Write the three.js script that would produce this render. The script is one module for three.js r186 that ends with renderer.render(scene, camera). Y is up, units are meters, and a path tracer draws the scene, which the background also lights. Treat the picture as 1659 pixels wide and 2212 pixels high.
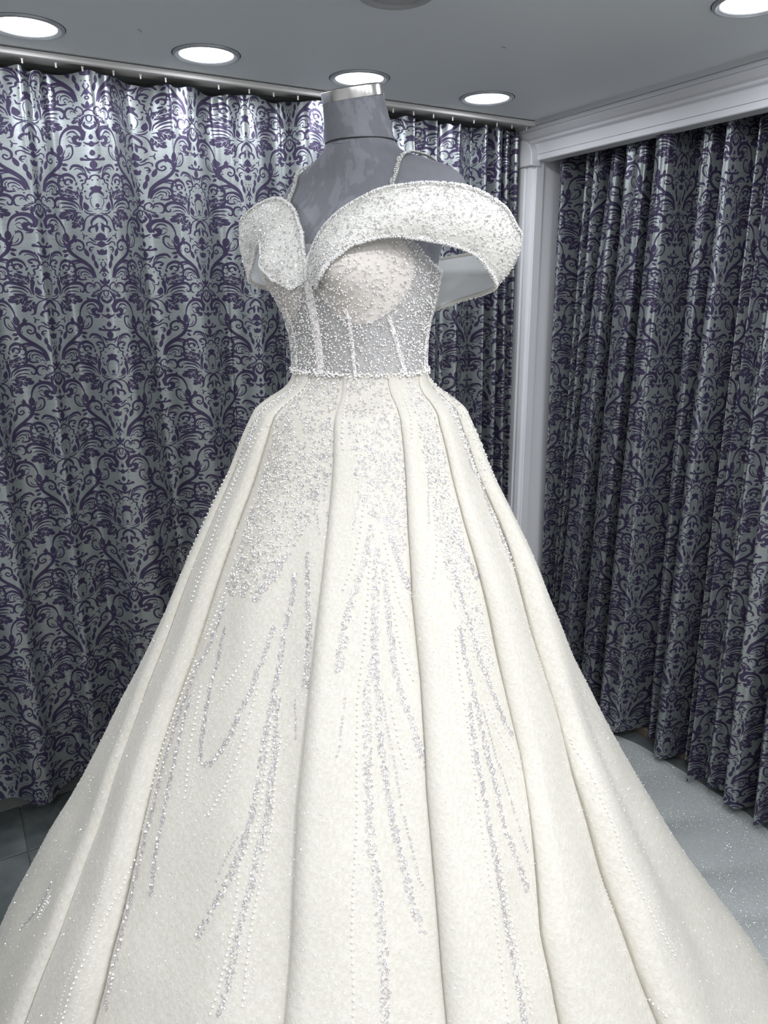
import * as THREE from 'three';
import { RoundedBoxGeometry } from 'three/addons/geometries/RoundedBoxGeometry.js';
import { mergeGeometries } from 'three/addons/utils/BufferGeometryUtils.js';
import { RectAreaLightUniformsLib } from 'three/addons/lights/RectAreaLightUniformsLib.js';

// ---------- camera, sky, exposure ----------
const scene = new THREE.Scene();
scene.background = new THREE.Color(0x000000);
const camera = new THREE.PerspectiveCamera(2 * Math.atan(1106 / 1615) * 180 / Math.PI, 1659 / 2212, 0.05, 30);
camera.position.set(-0.666, 1.45, 1.232);
camera.rotation.set(-15.9 * Math.PI / 180, -30.2 * Math.PI / 180, -0.42 * Math.PI / 180, 'YXZ');
const renderer = new THREE.WebGLRenderer({ antialias: true });
renderer.toneMapping = THREE.LinearToneMapping;
renderer.toneMappingExposure = 1.18;
renderer.shadowMap.enabled = true;
RectAreaLightUniformsLib.init();
const LAMP = 178;                       // brightness of one downlight
const LAMP_COLOR = new THREE.Color().setRGB(0.96, 0.99, 1.05);
const CEIL = 1.9955, WAIST = 1.325, TURN = -68 * Math.PI / 180;

// ---------- helpers ----------
let seed = 20240;
const rnd = () => { seed = (seed + 0x6d2b79f5) | 0; let t = Math.imul(seed ^ (seed >>> 15), 1 | seed); t = (t + Math.imul(t ^ (t >>> 7), 61 | t)) ^ t; return ((t ^ (t >>> 14)) >>> 0) / 4294967296; };
const gauss = () => (rnd() + rnd() + rnd() + rnd() - 2) * 1.0;
const clamp = THREE.MathUtils.clamp, lerp = THREE.MathUtils.lerp, sstep = THREE.MathUtils.smoothstep;
const V = (x, y, z) => new THREE.Vector3(x, y, z);
const used = new Map();
const numbered = (n) => { const k = used.get(n) ?? 0; used.set(n, k + 1); return k ? n + '_' + String(k).padStart(3, '0') : n; };
const shade = (o) => { o.castShadow = true; o.receiveShadow = true; return o; };
function part(name, geo, mat, parent, extra) { const m = shade(new THREE.Mesh(geo, mat)); m.name = numbered(name); if (extra) Object.assign(m.userData, extra); (parent ?? scene).add(m); return m; }
function thing(name, label, category, pos = [0, 0, 0], turn = 0, group) { const g = new THREE.Group(); g.name = numbered(name); g.position.set(...pos); g.rotation.y = turn; g.userData = { label, category }; if (group) g.userData.group = group; scene.add(g); return g; }
function struct(name, geo, mat, parent) { const m = part(name, geo, mat, parent); if (!parent) m.userData.kind = 'structure'; return m; }
const box = (w, h, d, x, y, z, r = 0.002) => { const g = r > 0 ? new RoundedBoxGeometry(w, h, d, 2, r) : new THREE.BoxGeometry(w, h, d); g.translate(x, y, z); return g; };
const tex = (data, w, h, srgb = false) => { const t = new THREE.DataTexture(data, w, h, THREE.RGBAFormat); t.wrapS = t.wrapT = THREE.RepeatWrapping; t.magFilter = THREE.LinearFilter; t.minFilter = THREE.LinearMipmapLinearFilter; if (srgb) t.colorSpace = THREE.SRGBColorSpace; t.needsUpdate = true; return t; };
// tiling value noise, several octaves
function noiseField(n, octaves, s0 = 4, fall = 0.55) {
  const out = new Float32Array(n * n); let amp = 1, tot = 0;
  for (let o = 0, c = s0; o < octaves; o++, c *= 2, amp *= fall) {
    const g = new Float32Array(c * c).map(() => rnd()); tot += amp;
    for (let y = 0; y < n; y++) for (let x = 0; x < n; x++) {
      const fx = x / n * c, fy = y / n * c, ix = Math.floor(fx), iy = Math.floor(fy); let u = fx - ix, v = fy - iy; u = u * u * (3 - 2 * u); v = v * v * (3 - 2 * v);
      const a = g[(iy % c) * c + ix % c], b = g[(iy % c) * c + (ix + 1) % c], d = g[((iy + 1) % c) * c + ix % c], e = g[((iy + 1) % c) * c + (ix + 1) % c];
      out[y * n + x] += amp * lerp(lerp(a, b, u), lerp(d, e, u), v);
    }
  }
  for (let i = 0; i < out.length; i++) out[i] /= tot;
  return out;
}
function toneTexture(n, field, lo, hi, k = 1) { const d = new Uint8Array(n * n * 4); for (let i = 0; i < n * n; i++) { const t = clamp((field[i] - 0.5) * k + 0.5, 0, 1); for (let c = 0; c < 3; c++) d[i * 4 + c] = lerp(lo[c], hi[c], t); d[i * 4 + 3] = 255; } return tex(d, n, n, true); }
function heightTexture(n, field) { const d = new Uint8Array(n * n * 4); for (let i = 0; i < n * n; i++) { d[i * 4] = d[i * 4 + 1] = d[i * 4 + 2] = clamp(field[i], 0, 1) * 255; d[i * 4 + 3] = 255; } return tex(d, n, n); }
const again = (t, u, v) => { const c = t.clone(); c.repeat.set(u, v); c.needsUpdate = true; return c; };
// a grid of points f(u, v) -> [x, y, z] or [x, y, z, tu, tv]; us, vs are the parameter values
function sheet(us, vs, f, flip = false) {
  const nu = us.length, nv = vs.length, p = new Float32Array(nu * nv * 3), uv = new Float32Array(nu * nv * 2), ix = [];
  for (let j = 0; j < nv; j++) for (let i = 0; i < nu; i++) { const q = f(us[i], vs[j]), k = j * nu + i; p.set([q[0], q[1], q[2]], k * 3); uv[k * 2] = q[3] ?? us[i]; uv[k * 2 + 1] = q[4] ?? vs[j]; }
  for (let j = 0; j < nv - 1; j++) for (let i = 0; i < nu - 1; i++) { const a = j * nu + i, b = a + 1, c = a + nu, d = c + 1; flip ? ix.push(a, c, b, b, c, d) : ix.push(a, b, c, b, d, c); }
  const g = new THREE.BufferGeometry(); g.setAttribute('position', new THREE.BufferAttribute(p, 3)); g.setAttribute('uv', new THREE.BufferAttribute(uv, 2)); g.setIndex(ix); g.computeVertexNormals(); return g;
}
const range = (n, a = 0, b = 1) => Array.from({ length: n + 1 }, (_, i) => a + (b - a) * i / n);
// piecewise interpolation of a table of [key, ...values], keys ascending
function table(rows, smooth = true) {
  return (k, c = 1) => { let i = 0; while (i < rows.length - 2 && k > rows[i + 1][0]) i++; const a = rows[i], b = rows[i + 1]; let t = clamp((k - a[0]) / (b[0] - a[0]), 0, 1);
    if (!smooth) return lerp(a[c], b[c], t);
    const m = (j) => j <= 0 || j >= rows.length - 1 ? (rows[Math.min(rows.length - 1, j + 1)][c] - rows[Math.max(0, j - 1)][c]) / (rows[Math.min(rows.length - 1, j + 1)][0] - rows[Math.max(0, j - 1)][0]) : (rows[j + 1][c] - rows[j - 1][c]) / (rows[j + 1][0] - rows[j - 1][0]);
    const h = b[0] - a[0], t2 = t * t, t3 = t2 * t; return (2 * t3 - 3 * t2 + 1) * a[c] + (t3 - 2 * t2 + t) * h * m(i) + (-2 * t3 + 3 * t2) * b[c] + (t3 - t2) * h * m(i + 1); };
}
// ---------- materials ----------
const nFine = noiseField(256, 5, 16, 0.75), nBig = noiseField(256, 6, 4, 0.6);
const fineBump = heightTexture(256, nFine), bigBump = heightTexture(256, nBig);
const std = (o) => new THREE.MeshStandardMaterial(o), phys = (o) => new THREE.MeshPhysicalMaterial(o);
const M = {
  ceiling: std({ color: new THREE.Color().setRGB(0.9, 0.935, 0.95), roughness: 0.55 }),
  wall: std({ color: new THREE.Color().setRGB(0.8, 0.79, 0.77), roughness: 0.8 }),
  shadeTonedBackWall: std({ color: new THREE.Color().setRGB(0.16, 0.165, 0.155), roughness: 0.85 }),  // darkened tone paints in the shade behind and below the curtain
  trim: std({ color: new THREE.Color().setRGB(0.72, 0.72, 0.74), roughness: 0.42 }),
  wood: std({ color: new THREE.Color().setRGB(0.15, 0.115, 0.085), roughness: 0.6 }),
  white: std({ color: new THREE.Color().setRGB(0.88, 0.85, 0.82), roughness: 0.75 }),
  steel: std({ color: new THREE.Color().setRGB(0.72, 0.7, 0.68), roughness: 0.22, metalness: 1 }),
  slab: std({ color: new THREE.Color().setRGB(0.13, 0.135, 0.135), roughness: 0.5 }),
  dark: std({ color: new THREE.Color().setRGB(0.03, 0.03, 0.032), roughness: 0.6 }),
  lens: std({ color: 0xffffff, emissive: LAMP_COLOR, emissiveIntensity: 6, roughness: 0.4 }),
  paleDisc: std({ color: new THREE.Color().setRGB(0.5, 0.5, 0.5), roughness: 0.5 }),
};
const tileTone = toneTexture(256, nBig, [78, 84, 84], [108, 113, 112], 2.4);
M.tiles = range(3).map((i) => { const m = std({ map: again(tileTone, 1.3, 1.3), roughness: 0.5, bumpMap: again(bigBump, 3, 3), bumpScale: 0.0006 }); m.map.offset.set(i * 0.31, i * 0.17); return m; });
M.suede = phys({ map: toneTexture(256, noiseField(256, 4, 9, 0.6).map((v, i) => 0.5 + 0.22 * (sstep(v, 0.5, 0.56) - 0.5) + 0.25 * (v - 0.5) + 0.22 * (nFine[i] - 0.5)), [116, 116, 122], [166, 166, 174], 1.1), roughness: 0.95, sheen: 0.6, sheenRoughness: 0.5, sheenColor: new THREE.Color().setRGB(0.3, 0.3, 0.33), bumpMap: again(fineBump, 8, 8), bumpScale: 0.0004 });
const tulleTone = toneTexture(256, nFine, [232, 230, 220], [250, 249, 242], 1.8);
M.skirt = phys({ color: new THREE.Color().setRGB(0.735, 0.708, 0.675), map: again(tulleTone, 14, 14), roughness: 0.8, sheen: 0.2, sheenRoughness: 0.5, sheenColor: new THREE.Color().setRGB(0.9, 0.93, 1), bumpMap: again(fineBump, 14, 14), bumpScale: 0.0006 });
M.train = phys({ color: new THREE.Color().setRGB(0.8, 0.85, 0.9), map: again(tulleTone, 14, 14), roughness: 0.75, sheen: 0.4, transparent: true, opacity: 0.46, bumpMap: again(fineBump, 14, 14), bumpScale: 0.001, side: THREE.DoubleSide });
M.band = phys({ color: new THREE.Color().setRGB(0.98, 0.97, 0.97), map: again(tulleTone, 10, 10), roughness: 0.7, sheen: 0.4, bumpMap: again(fineBump, 12, 12), bumpScale: 0.0008, side: THREE.DoubleSide });
M.lining = phys({ color: new THREE.Color().setRGB(0.88, 0.9, 0.9), roughness: 0.45, sheen: 0.3, side: THREE.DoubleSide });
M.sheer = phys({ color: new THREE.Color().setRGB(0.95, 0.93, 0.95), map: again(tulleTone, 10, 10), roughness: 0.7, transparent: true, opacity: 0.48, side: THREE.DoubleSide });
M.cup = std({ color: new THREE.Color().setRGB(0.9, 0.82, 0.76), roughness: 0.8, bumpMap: again(fineBump, 10, 10), bumpScale: 0.0004, side: THREE.DoubleSide });
M.boning = std({ color: new THREE.Color().setRGB(0.9, 0.84, 0.8), roughness: 0.75, side: THREE.DoubleSide });
M.mesh = std({ color: new THREE.Color().setRGB(0.5, 0.49, 0.52), roughness: 0.6, side: THREE.DoubleSide });
M.pearl = phys({ color: new THREE.Color().setRGB(0.92, 0.9, 0.87), roughness: 0.16, clearcoat: 0.8, clearcoatRoughness: 0.05 });
M.sequin = std({ color: new THREE.Color().setRGB(0.82, 0.79, 0.81), roughness: 0.2, metalness: 0.8 });
M.chip = std({ color: new THREE.Color().setRGB(1, 1, 1), roughness: 0.22, metalness: 0.35, side: THREE.DoubleSide });

// one repeat of the woven damask: right halves drawn and mirrored, columns offset by half a repeat
function damask(ctx, W, H) {
  const K = W / 1230;
  const spline = (P, n = 14) => { const o = []; for (let i = 0; i < P.length - 1; i++) { const a = P[Math.max(0, i - 1)], b = P[i], c = P[i + 1], d = P[Math.min(P.length - 1, i + 2)];
    for (let k = 0; k < n; k++) { const t = k / n, q = (j) => 0.5 * (2 * b[j] + (c[j] - a[j]) * t + (2 * a[j] - 5 * b[j] + 4 * c[j] - d[j]) * t * t + (3 * b[j] - a[j] - 3 * c[j] + d[j]) * t * t * t); o.push([q(0), q(1)]); } } o.push(P[P.length - 1]); return o; };
  const swoosh = (P, ws) => { const S = spline(P), n = S.length, L = [], R = []; for (let i = 0; i < n; i++) { const a = S[Math.max(0, i - 1)], b = S[Math.min(n - 1, i + 1)], dx = b[0] - a[0], dy = b[1] - a[1], l = Math.hypot(dx, dy) || 1, t = i / (n - 1) * (ws.length - 1), k = Math.min(ws.length - 2, Math.floor(t)), w = (ws[k] + (ws[k + 1] - ws[k]) * (t - k)) / 2;
      L.push([S[i][0] - dy / l * w, S[i][1] + dx / l * w]); R.unshift([S[i][0] + dy / l * w, S[i][1] - dx / l * w]); }
    ctx.beginPath(); [...L, ...R].forEach((p, i) => i ? ctx.lineTo(p[0], p[1]) : ctx.moveTo(p[0], p[1])); ctx.closePath(); ctx.fill();
    for (const [p, w] of [[S[0], ws[0]], [S[n - 1], ws[ws.length - 1]]]) if (w > 5) { ctx.beginPath(); ctx.arc(p[0], p[1], w / 2, 0, 7); ctx.fill(); } };
  const leaf = (x, y, len, w, deg, bend = 0) => { ctx.save(); ctx.translate(x, y); ctx.rotate(deg * Math.PI / 180); ctx.beginPath(); ctx.moveTo(0, 0); ctx.bezierCurveTo(w, -len * .25, w * .8 + bend, -len * .7, bend, -len); ctx.bezierCurveTo(-w * .8 + bend, -len * .7, -w, -len * .25, 0, 0); ctx.fill(); ctx.restore(); };
  const curl = (cx, cy, r, a0, turns, w0, w1) => { const P = []; for (let i = 0; i <= 12; i++) { const t = i / 12, a = (a0 + turns * 360 * t) * Math.PI / 180, q = r * (1 - .72 * t); P.push([cx + q * Math.cos(a), cy + q * Math.sin(a)]); } swoosh(P, [w0, w0 * 1.15, w1]); };
  const dot = (x, y, r, s = 1) => { ctx.beginPath(); ctx.ellipse(x, y, r, r * s, 0, 0, 7); ctx.fill(); };
  const acanthus = (x, y, len, w, deg, bend = 0, n = 5) => { ctx.save(); ctx.translate(x, y); ctx.rotate(deg * Math.PI / 180); const E = [[], []];
    for (let i = 0; i <= n * 8; i++) { const t = i / (n * 8), f = t * n % 1, env = w * Math.pow(Math.sin(Math.PI * Math.min(1, .12 + t * .88)), .7), k = env * (.55 + .45 * Math.pow(f, .8)), c = bend * t * t; E[0].push([c + k, -len * (t + .05 * f)]); E[1].unshift([c - k * .9, -len * (t + .05 * f)]); }
    ctx.beginPath(); [...E[0], [bend, -len * 1.06], ...E[1]].forEach((p, i) => i ? ctx.lineTo(p[0], p[1]) : ctx.moveTo(p[0], p[1])); ctx.closePath(); ctx.fill();
    ctx.globalCompositeOperation = 'destination-out'; swoosh([[0, len * .02], [bend * .2, -len * .4], [bend * .5, -len * .72]], [9, 9, 3]); for (const q of [.2, .42]) for (const d of [1, -1]) swoosh([[bend * q * q, -len * q], [bend * q * q + d * w * .5, -len * (q + .2)]], [7, 3]);
    ctx.globalCompositeOperation = 'source-over'; ctx.restore(); };
  const half = () => {
    leaf(0, 66, 70, 32, 0); dot(52, 62, 13); swoosh([[50, 62], [34, 92], [0, 104]], [10, 18, 22]); swoosh([[0, 108], [48, 104], [88, 92]], [12, 20, 30]); dot(90, 92, 18);
    leaf(0, 205, 100, 44, 0); swoosh([[0, 216], [46, 206], [68, 178]], [30, 26, 10]); swoosh([[66, 262], [80, 205], [124, 164], [180, 156], [214, 192]], [8, 16, 32, 30, 14]); leaf(96, 200, 40, 14, -10); swoosh([[84, 240], [108, 202], [150, 186], [176, 204]], [6, 14, 12, 4]);
    swoosh([[60, 300], [74, 262], [116, 246], [150, 262]], [18, 26, 24, 12]); leaf(112, 292, 46, 20, 60); leaf(92, 316, 42, 18, 100); swoosh([[32, 248], [48, 226], [60, 196]], [10, 12, 4]);
    swoosh([[0, 268], [30, 282], [40, 306], [74, 312], [82, 346], [112, 362], [108, 402], [126, 430]], [16, 18, 14, 18, 14, 18, 14, 10]); dot(20, 322, 8); dot(62, 366, 8); dot(92, 440, 11); dot(126, 452, 12);
    leaf(0, 462, 84, 46, 0); dot(22, 412, 26, .8); dot(16, 440, 22); swoosh([[18, 442], [44, 470], [58, 500]], [26, 26, 8]);
    swoosh([[172, 330], [196, 276], [254, 246], [318, 276], [338, 340], [316, 378], [292, 370]], [8, 26, 38, 30, 20, 14, 8]); curl(250, 338, 48, 200, .8, 20, 8); leaf(210, 350, 52, 20, 12, 6); leaf(270, 300, 44, 16, 100, 6); leaf(206, 398, 60, 22, 62, 8); leaf(228, 430, 64, 18, 66, -8); leaf(176, 372, 44, 16, -20);
    swoosh([[138, 640], [146, 570], [136, 500], [166, 452], [226, 440]], [12, 26, 38, 34, 12]); acanthus(170, 520, 124, 46, 40, -16, 4); acanthus(226, 470, 152, 46, 66, 22, 4); acanthus(150, 470, 84, 22, 0, 10, 3); leaf(196, 522, 76, 20, 58, 8);
    swoosh([[156, 640], [176, 580], [236, 534], [310, 506], [372, 512], [410, 556], [396, 604], [366, 604], [364, 580]], [6, 16, 32, 40, 36, 28, 22, 16, 10]); leaf(300, 506, 64, 20, 30, 10); leaf(240, 536, 66, 16, 12, 10); swoosh([[180, 620], [230, 574], [300, 556], [352, 560]], [5, 22, 24, 6]); swoosh([[196, 640], [250, 606], [310, 600], [346, 616]], [4, 16, 16, 5]);
    acanthus(196, 656, 184, 78, 116, -26, 4); leaf(210, 652, 112, 22, 74, 10); leaf(280, 660, 84, 22, 88, 12); swoosh([[150, 676], [200, 664], [236, 676]], [6, 16, 8]);
    acanthus(152, 716, 156, 66, 146, -20, 4); leaf(150, 706, 84, 18, 104, 8); swoosh([[96, 716], [124, 760], [140, 806], [150, 856], [182, 872]], [6, 18, 26, 22, 8]);
    leaf(86, 642, 92, 36, 6, 16); swoosh([[44, 664], [90, 650], [120, 610], [104, 560]], [5, 12, 14, 4]); swoosh([[14, 684], [56, 690], [98, 676], [120, 650]], [5, 14, 16, 6]); dot(0, 600, 16, 1.4); swoosh([[0, 628], [14, 640], [30, 636]], [8, 10, 4]); swoosh([[36, 498], [52, 536], [50, 580], [34, 624]], [5, 8, 8, 4]); swoosh([[60, 520], [84, 520], [96, 480]], [10, 16, 5]);
    swoosh([[0, 712], [36, 738], [64, 780], [62, 818]], [30, 30, 22, 8]); swoosh([[14, 796], [40, 826], [74, 836], [96, 872], [78, 892]], [10, 26, 26, 24, 8]); leaf(18, 812, 84, 20, 168, 6); swoosh([[20, 706], [70, 706], [116, 744]], [6, 14, 5]);
    swoosh([[164, 896], [150, 924], [118, 930]], [6, 14, 10]); leaf(150, 922, 52, 12, 168); swoosh([[44, 1004], [70, 984], [88, 962], [106, 958]], [10, 20, 14, 8]); leaf(0, 992, 92, 62, 0); swoosh([[0, 980], [40, 976], [52, 962]], [18, 22, 12]);
    leaf(0, 1066, 76, 52, 0); swoosh([[0, 1040], [52, 1030], [96, 1000], [130, 1012], [132, 1040]], [20, 16, 14, 16, 12]); curl(88, 1082, 26, -130, .75, 14, 8); swoosh([[66, 1064], [96, 1058], [112, 1090], [92, 1120]], [5, 12, 14, 8]);
    leaf(0, 1150, 66, 44, 0); leaf(24, 1126, 40, 16, 24); swoosh([[0, 1142], [26, 1136], [36, 1112]], [22, 20, 8]);
    swoosh([[200, 1056], [224, 1042], [238, 1068], [208, 1092], [170, 1068], [172, 1010], [226, 974], [290, 994], [318, 1052], [300, 1112], [246, 1168], [166, 1228], [104, 1300], [76, 1404]], [16, 14, 16, 18, 20, 24, 28, 38, 42, 38, 34, 30, 24, 14]); leaf(322, 1050, 60, 22, 40); leaf(322, 1096, 66, 26, 96); leaf(326, 1128, 60, 24, 130);
    leaf(128, 1168, 106, 32, 12, 10); leaf(82, 1222, 90, 26, -4, 8); leaf(52, 1310, 110, 26, 8, 6); leaf(0, 1350, 66, 30, 0); swoosh([[10, 1230], [20, 1260], [8, 1290], [22, 1330], [40, 1360]], [6, 14, 10, 16, 8]); dot(0, 1206, 8); dot(30, 1200, 6);
    swoosh([[80, 1404], [96, 1330], [160, 1250], [240, 1210], [314, 1226], [330, 1264]], [10, 24, 30, 34, 22, 8]); swoosh([[210, 1232], [260, 1238], [296, 1262], [290, 1290]], [6, 14, 14, 5]);
    swoosh([[96, 1408], [120, 1340], [190, 1292], [258, 1306], [280, 1370], [240, 1424], [176, 1424]], [16, 34, 30, 26, 22, 24, 14]); swoosh([[130, 1372], [176, 1336], [222, 1346], [226, 1388]], [6, 16, 14, 5]); swoosh([[150, 1392], [182, 1366], [200, 1390]], [5, 12, 5]); swoosh([[226, 1320], [252, 1350], [242, 1388]], [5, 12, 5]); dot(186, 1404, 9); swoosh([[112, 1416], [136, 1396], [158, 1410]], [8, 12, 5]);
    ctx.lineWidth = 12; ctx.beginPath(); ctx.ellipse(0, 1376, 13, 16, 0, 0, 7); ctx.stroke(); leaf(0, 1490, 84, 22, 0); leaf(8, 1490, 72, 20, 36, -6); swoosh([[0, 1496], [34, 1520], [38, 1560], [0, 1556]], [22, 18, 18, 14]);
    swoosh([[40, 1540], [44, 1490], [78, 1462], [98, 1490], [84, 1510]], [6, 14, 16, 14, 10]); swoosh([[100, 1530], [122, 1478], [174, 1474], [202, 1520], [188, 1572], [160, 1580]], [6, 20, 26, 24, 18, 8]); swoosh([[108, 1520], [136, 1500], [150, 1520]], [5, 12, 5]); dot(112, 1442, 8);
    acanthus(38, 1556, 128, 46, 128, -10, 3); leaf(52, 1590, 84, 26, 154, 6); ctx.lineWidth = 10; ctx.beginPath(); ctx.ellipse(0, 1588, 20, 36, 0, 0, 7); ctx.stroke(); swoosh([[34, 1624], [42, 1654], [20, 1682], [0, 1700]], [10, 24, 34, 20]); swoosh([[0, 1640], [20, 1636]], [8, 6]); dot(62, 1540, 6);
    curl(104, 1802, 46, 100, -.85, 38, 14); swoosh([[66, 1800], [58, 1736], [100, 1682], [170, 1672], [236, 1712], [272, 1780], [284, 1852], [272, 1886]], [34, 44, 46, 40, 26, 18, 12, 6]); leaf(80, 1700, 46, 18, -20); leaf(172, 1670, 44, 20, 30); leaf(60, 1750, 40, 14, -50);
    swoosh([[100, 1760], [140, 1716], [186, 1722], [210, 1750]], [6, 22, 18, 5]); swoosh([[150, 1790], [180, 1762], [214, 1784]], [5, 12, 5]); swoosh([[130, 1840], [176, 1830], [206, 1800]], [5, 12, 5]); swoosh([[176, 1868], [212, 1866], [226, 1846]], [5, 12, 5]); swoosh([[134, 1752], [160, 1790], [144, 1812]], [5, 12, 5]);
    leaf(0, 1814, 62, 24, 0); leaf(0, 1890, 66, 34, 0); swoosh([[0, 1862], [36, 1852], [60, 1832]], [30, 22, 6]); swoosh([[76, 1836], [96, 1868], [136, 1874]], [6, 16, 8]); dot(56, 1872, 6);
    swoosh([[224, 1880], [198, 1852], [170, 1876], [172, 1946], [214, 1998], [290, 2012], [330, 1998]], [8, 16, 18, 16, 16, 14, 6]); swoosh([[240, 1900], [262, 1950], [290, 1988]], [5, 16, 12]); leaf(290, 1960, 120, 46, 0, -4); dot(284, 1902, 26, 1.3); leaf(300, 1990, 140, 28, 38, 8); leaf(352, 1930, 66, 24, 26, -10); swoosh([[200, 1930], [216, 1966], [250, 1990]], [5, 12, 5]); dot(374, 1952, 9); dot(330, 2030, 8);
  };
  for (const [cx, cy] of [[0, 0], [0, 1], [0, -1], [1, 0], [1, 1], [1, -1], [.5, .5], [.5, -.5], [.5, -1.5]]) for (const s of [1, -1]) {
    ctx.save(); ctx.translate(cx * W, cy * H); ctx.scale(s * K, H / 1920); half(); ctx.restore();
  }
}
{
  const W = 1024, H = 1536, cm = document.createElement('canvas'); cm.width = W; cm.height = H; const gm = cm.getContext('2d');
  gm.fillStyle = gm.strokeStyle = '#000'; damask(gm, W, H);
  const mask = gm.getImageData(0, 0, W, H).data, col = new Uint8Array(W * H * 4), orm = new Uint8Array(W * H * 4), rows = new Float32Array(H), slub = new Float32Array(W * H);
  for (let y = 0; y < H; y++) rows[y] = rnd();
  for (let i = 0; i < 1500; i++) { const y = Math.floor(rnd() * H), x0 = Math.floor(rnd() * W), l = 60 + rnd() * 420, s = (rnd() - 0.6) * 0.5; for (let x = 0; x < l; x++) slub[y * W + (x0 + x) % W] += s * Math.sin(Math.PI * x / l); }
  for (let y = 0; y < H; y++) for (let x = 0; x < W; x++) {
    const i = y * W + x, o = ((H - 1 - y) * W + x) * 4, a = mask[i * 4 + 3] / 255, s = 1 + 0.1 * (rows[y] - 0.5) + slub[i] * 0.55 + 0.05 * (rnd() - 0.5);
    const g = [152 * s, 158 * s, 158 * s], m = [58, 50, 77];
    for (let c = 0; c < 3; c++) col[o + c] = clamp(lerp(g[c], m[c] * (0.94 + 0.12 * rnd()), a), 0, 255);
    col[o + 3] = 255; orm[o] = 255; orm[o + 1] = lerp(96, 118, a); orm[o + 2] = lerp(175, 120, a); orm[o + 3] = 255;
  }
  const map = tex(col, W, H, true), rm = tex(orm, W, H);
  for (const t of [map, rm]) t.repeat.set(1 / 0.3, 1 / 0.4);
  M.damask = phys({ map, roughnessMap: rm, metalnessMap: rm, roughness: 1, metalness: 1, side: THREE.DoubleSide });
  const map2 = again(map, 1 / 0.3, 1 / 0.4), rm2 = again(rm, 1 / 0.3, 1 / 0.4); map2.offset.set(0.3, 0.55); rm2.offset.set(0.3, 0.55);
  M.damaskB = phys({ map: map2, roughnessMap: rm2, metalnessMap: rm2, roughness: 1, metalness: 1, side: THREE.DoubleSide });
}
// ---------- the setting ----------
struct('ceiling', box(4.9, 0.12, 5.3, -1.0, CEIL + 0.06, 1.6, 0), M.ceiling);
const ceiling = scene.children[scene.children.length - 1];
const floor = struct('floor', box(4.9, 0.1, 5.3, -1.0, -0.056, 1.6, 0), M.slab);
{ const g = box(0.596, 0.012, 0.596, 0, 0, 0, 0.002);
  for (let i = 0; i < 6; i++) for (let j = 0; j < 5; j++) { const t = part('tile', g, M.tiles[(i * 2 + j * 3 + ((i * j) % 2)) % 3 + 0], floor); t.position.set(-1.55 + i * 0.6, -0.006, -1.05 + j * 0.6); t.rotation.y = ((i + j) % 4) * Math.PI / 2; } }
struct('wall_back', box(4.9, CEIL + 0.2, 0.1, -1.0, CEIL / 2, -1.02, 0), M.shadeTonedBackWall);
struct('wall_right', box(0.1, CEIL + 0.2, 5.3, 1.42, CEIL / 2, 1.6, 0), M.wall);
struct('unseen_wall_left', box(0.1, CEIL + 0.2, 5.3, -3.35, CEIL / 2, 1.6, 0), M.wall);  // out of view, kept pale to bounce light onto the gown
struct('unseen_wall_front', box(4.9, CEIL + 0.2, 0.1, -1.0, CEIL / 2, 4.2, 0), M.wall);  // unseen wall behind the camera, pale so it lights the gown front
function extrudeXY(pts, depth, map) { const s = new THREE.Shape(pts.map((p) => new THREE.Vector2(p[0], p[1]))); const g = new THREE.ExtrudeGeometry(s, { depth, bevelEnabled: false, steps: 1 }); if (map) g.applyMatrix4(map); return g; }
{ // lintel with crown moulding, running along the right wall
  const P = [[1.37, CEIL], [1.087, CEIL], [1.087, 1.9815], [1.092, 1.981], [1.092, 1.9795], [1.089, 1.979], [1.09, 1.969], [1.0945, 1.968], [1.0945, 1.9665], [1.0925, 1.966], [1.094, 1.962], [1.098, 1.957], [1.104, 1.951], [1.112, 1.9465], [1.113, 1.9445], [1.107, 1.943], [1.1065, 1.939], [1.109, 1.9365], [1.118, 1.9335], [1.1195, 1.931], [1.12, 1.902], [1.1235, 1.9015], [1.1235, 1.8995], [1.119, 1.899], [1.1185, 1.885], [1.121, 1.8825], [1.17, 1.8825], [1.17, 1.93], [1.37, 1.93]];
  struct('trim_1', extrudeXY(P, 5.05, new THREE.Matrix4().makeTranslation(0, 0, -0.9)), M.trim);
}
{ // fluted white post in the corner, with a rounded shoulder under the lintel
  const P = [[1.37, 0.95], [1.1, 0.95], [1.1, 0.9], [1.104, 0.897], [1.104, 0.889], [1.1, 0.886], [1.102, 0.862], [1.108, 0.858], [1.108, 0.852], [1.104, 0.848], [1.108, 0.832], [1.116, 0.827], [1.117, 0.822], [1.12, 0.82], [1.15, 0.82], [1.15, 0.826], [1.37, 0.826]];
  const m = new THREE.Matrix4().set(1, 0, 0, 0, 0, 0, 1, 0, 0, -1, 0, 0, 0, 0, 0, 1);
  const post = struct('trim_2', extrudeXY(P, 1.9, m), M.trim);
  const S = new THREE.Shape(); S.moveTo(0.95, 1.87); S.lineTo(0.82, 1.87); S.lineTo(0.822, 1.9); S.quadraticCurveTo(0.83, 1.943, 0.885, 1.948); S.lineTo(0.95, 1.948); S.closePath();
  const g = new THREE.ExtrudeGeometry(S, { depth: 0.03, bevelEnabled: true, bevelSize: 0.004, bevelThickness: 0.006, bevelSegments: 4, curveSegments: 16 });
  g.applyMatrix4(new THREE.Matrix4().set(0, 0, 1, 1.098, 0, 1, 0, 0, -1, 0, 0, 0, 0, 0, 0, 1)); part('shoulder', g, M.trim, post);
}
struct('trim_3', box(0.02, 0.03, 2.6, 1.245, 0.015, 0.5, 0.003), M.wood);
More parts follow.
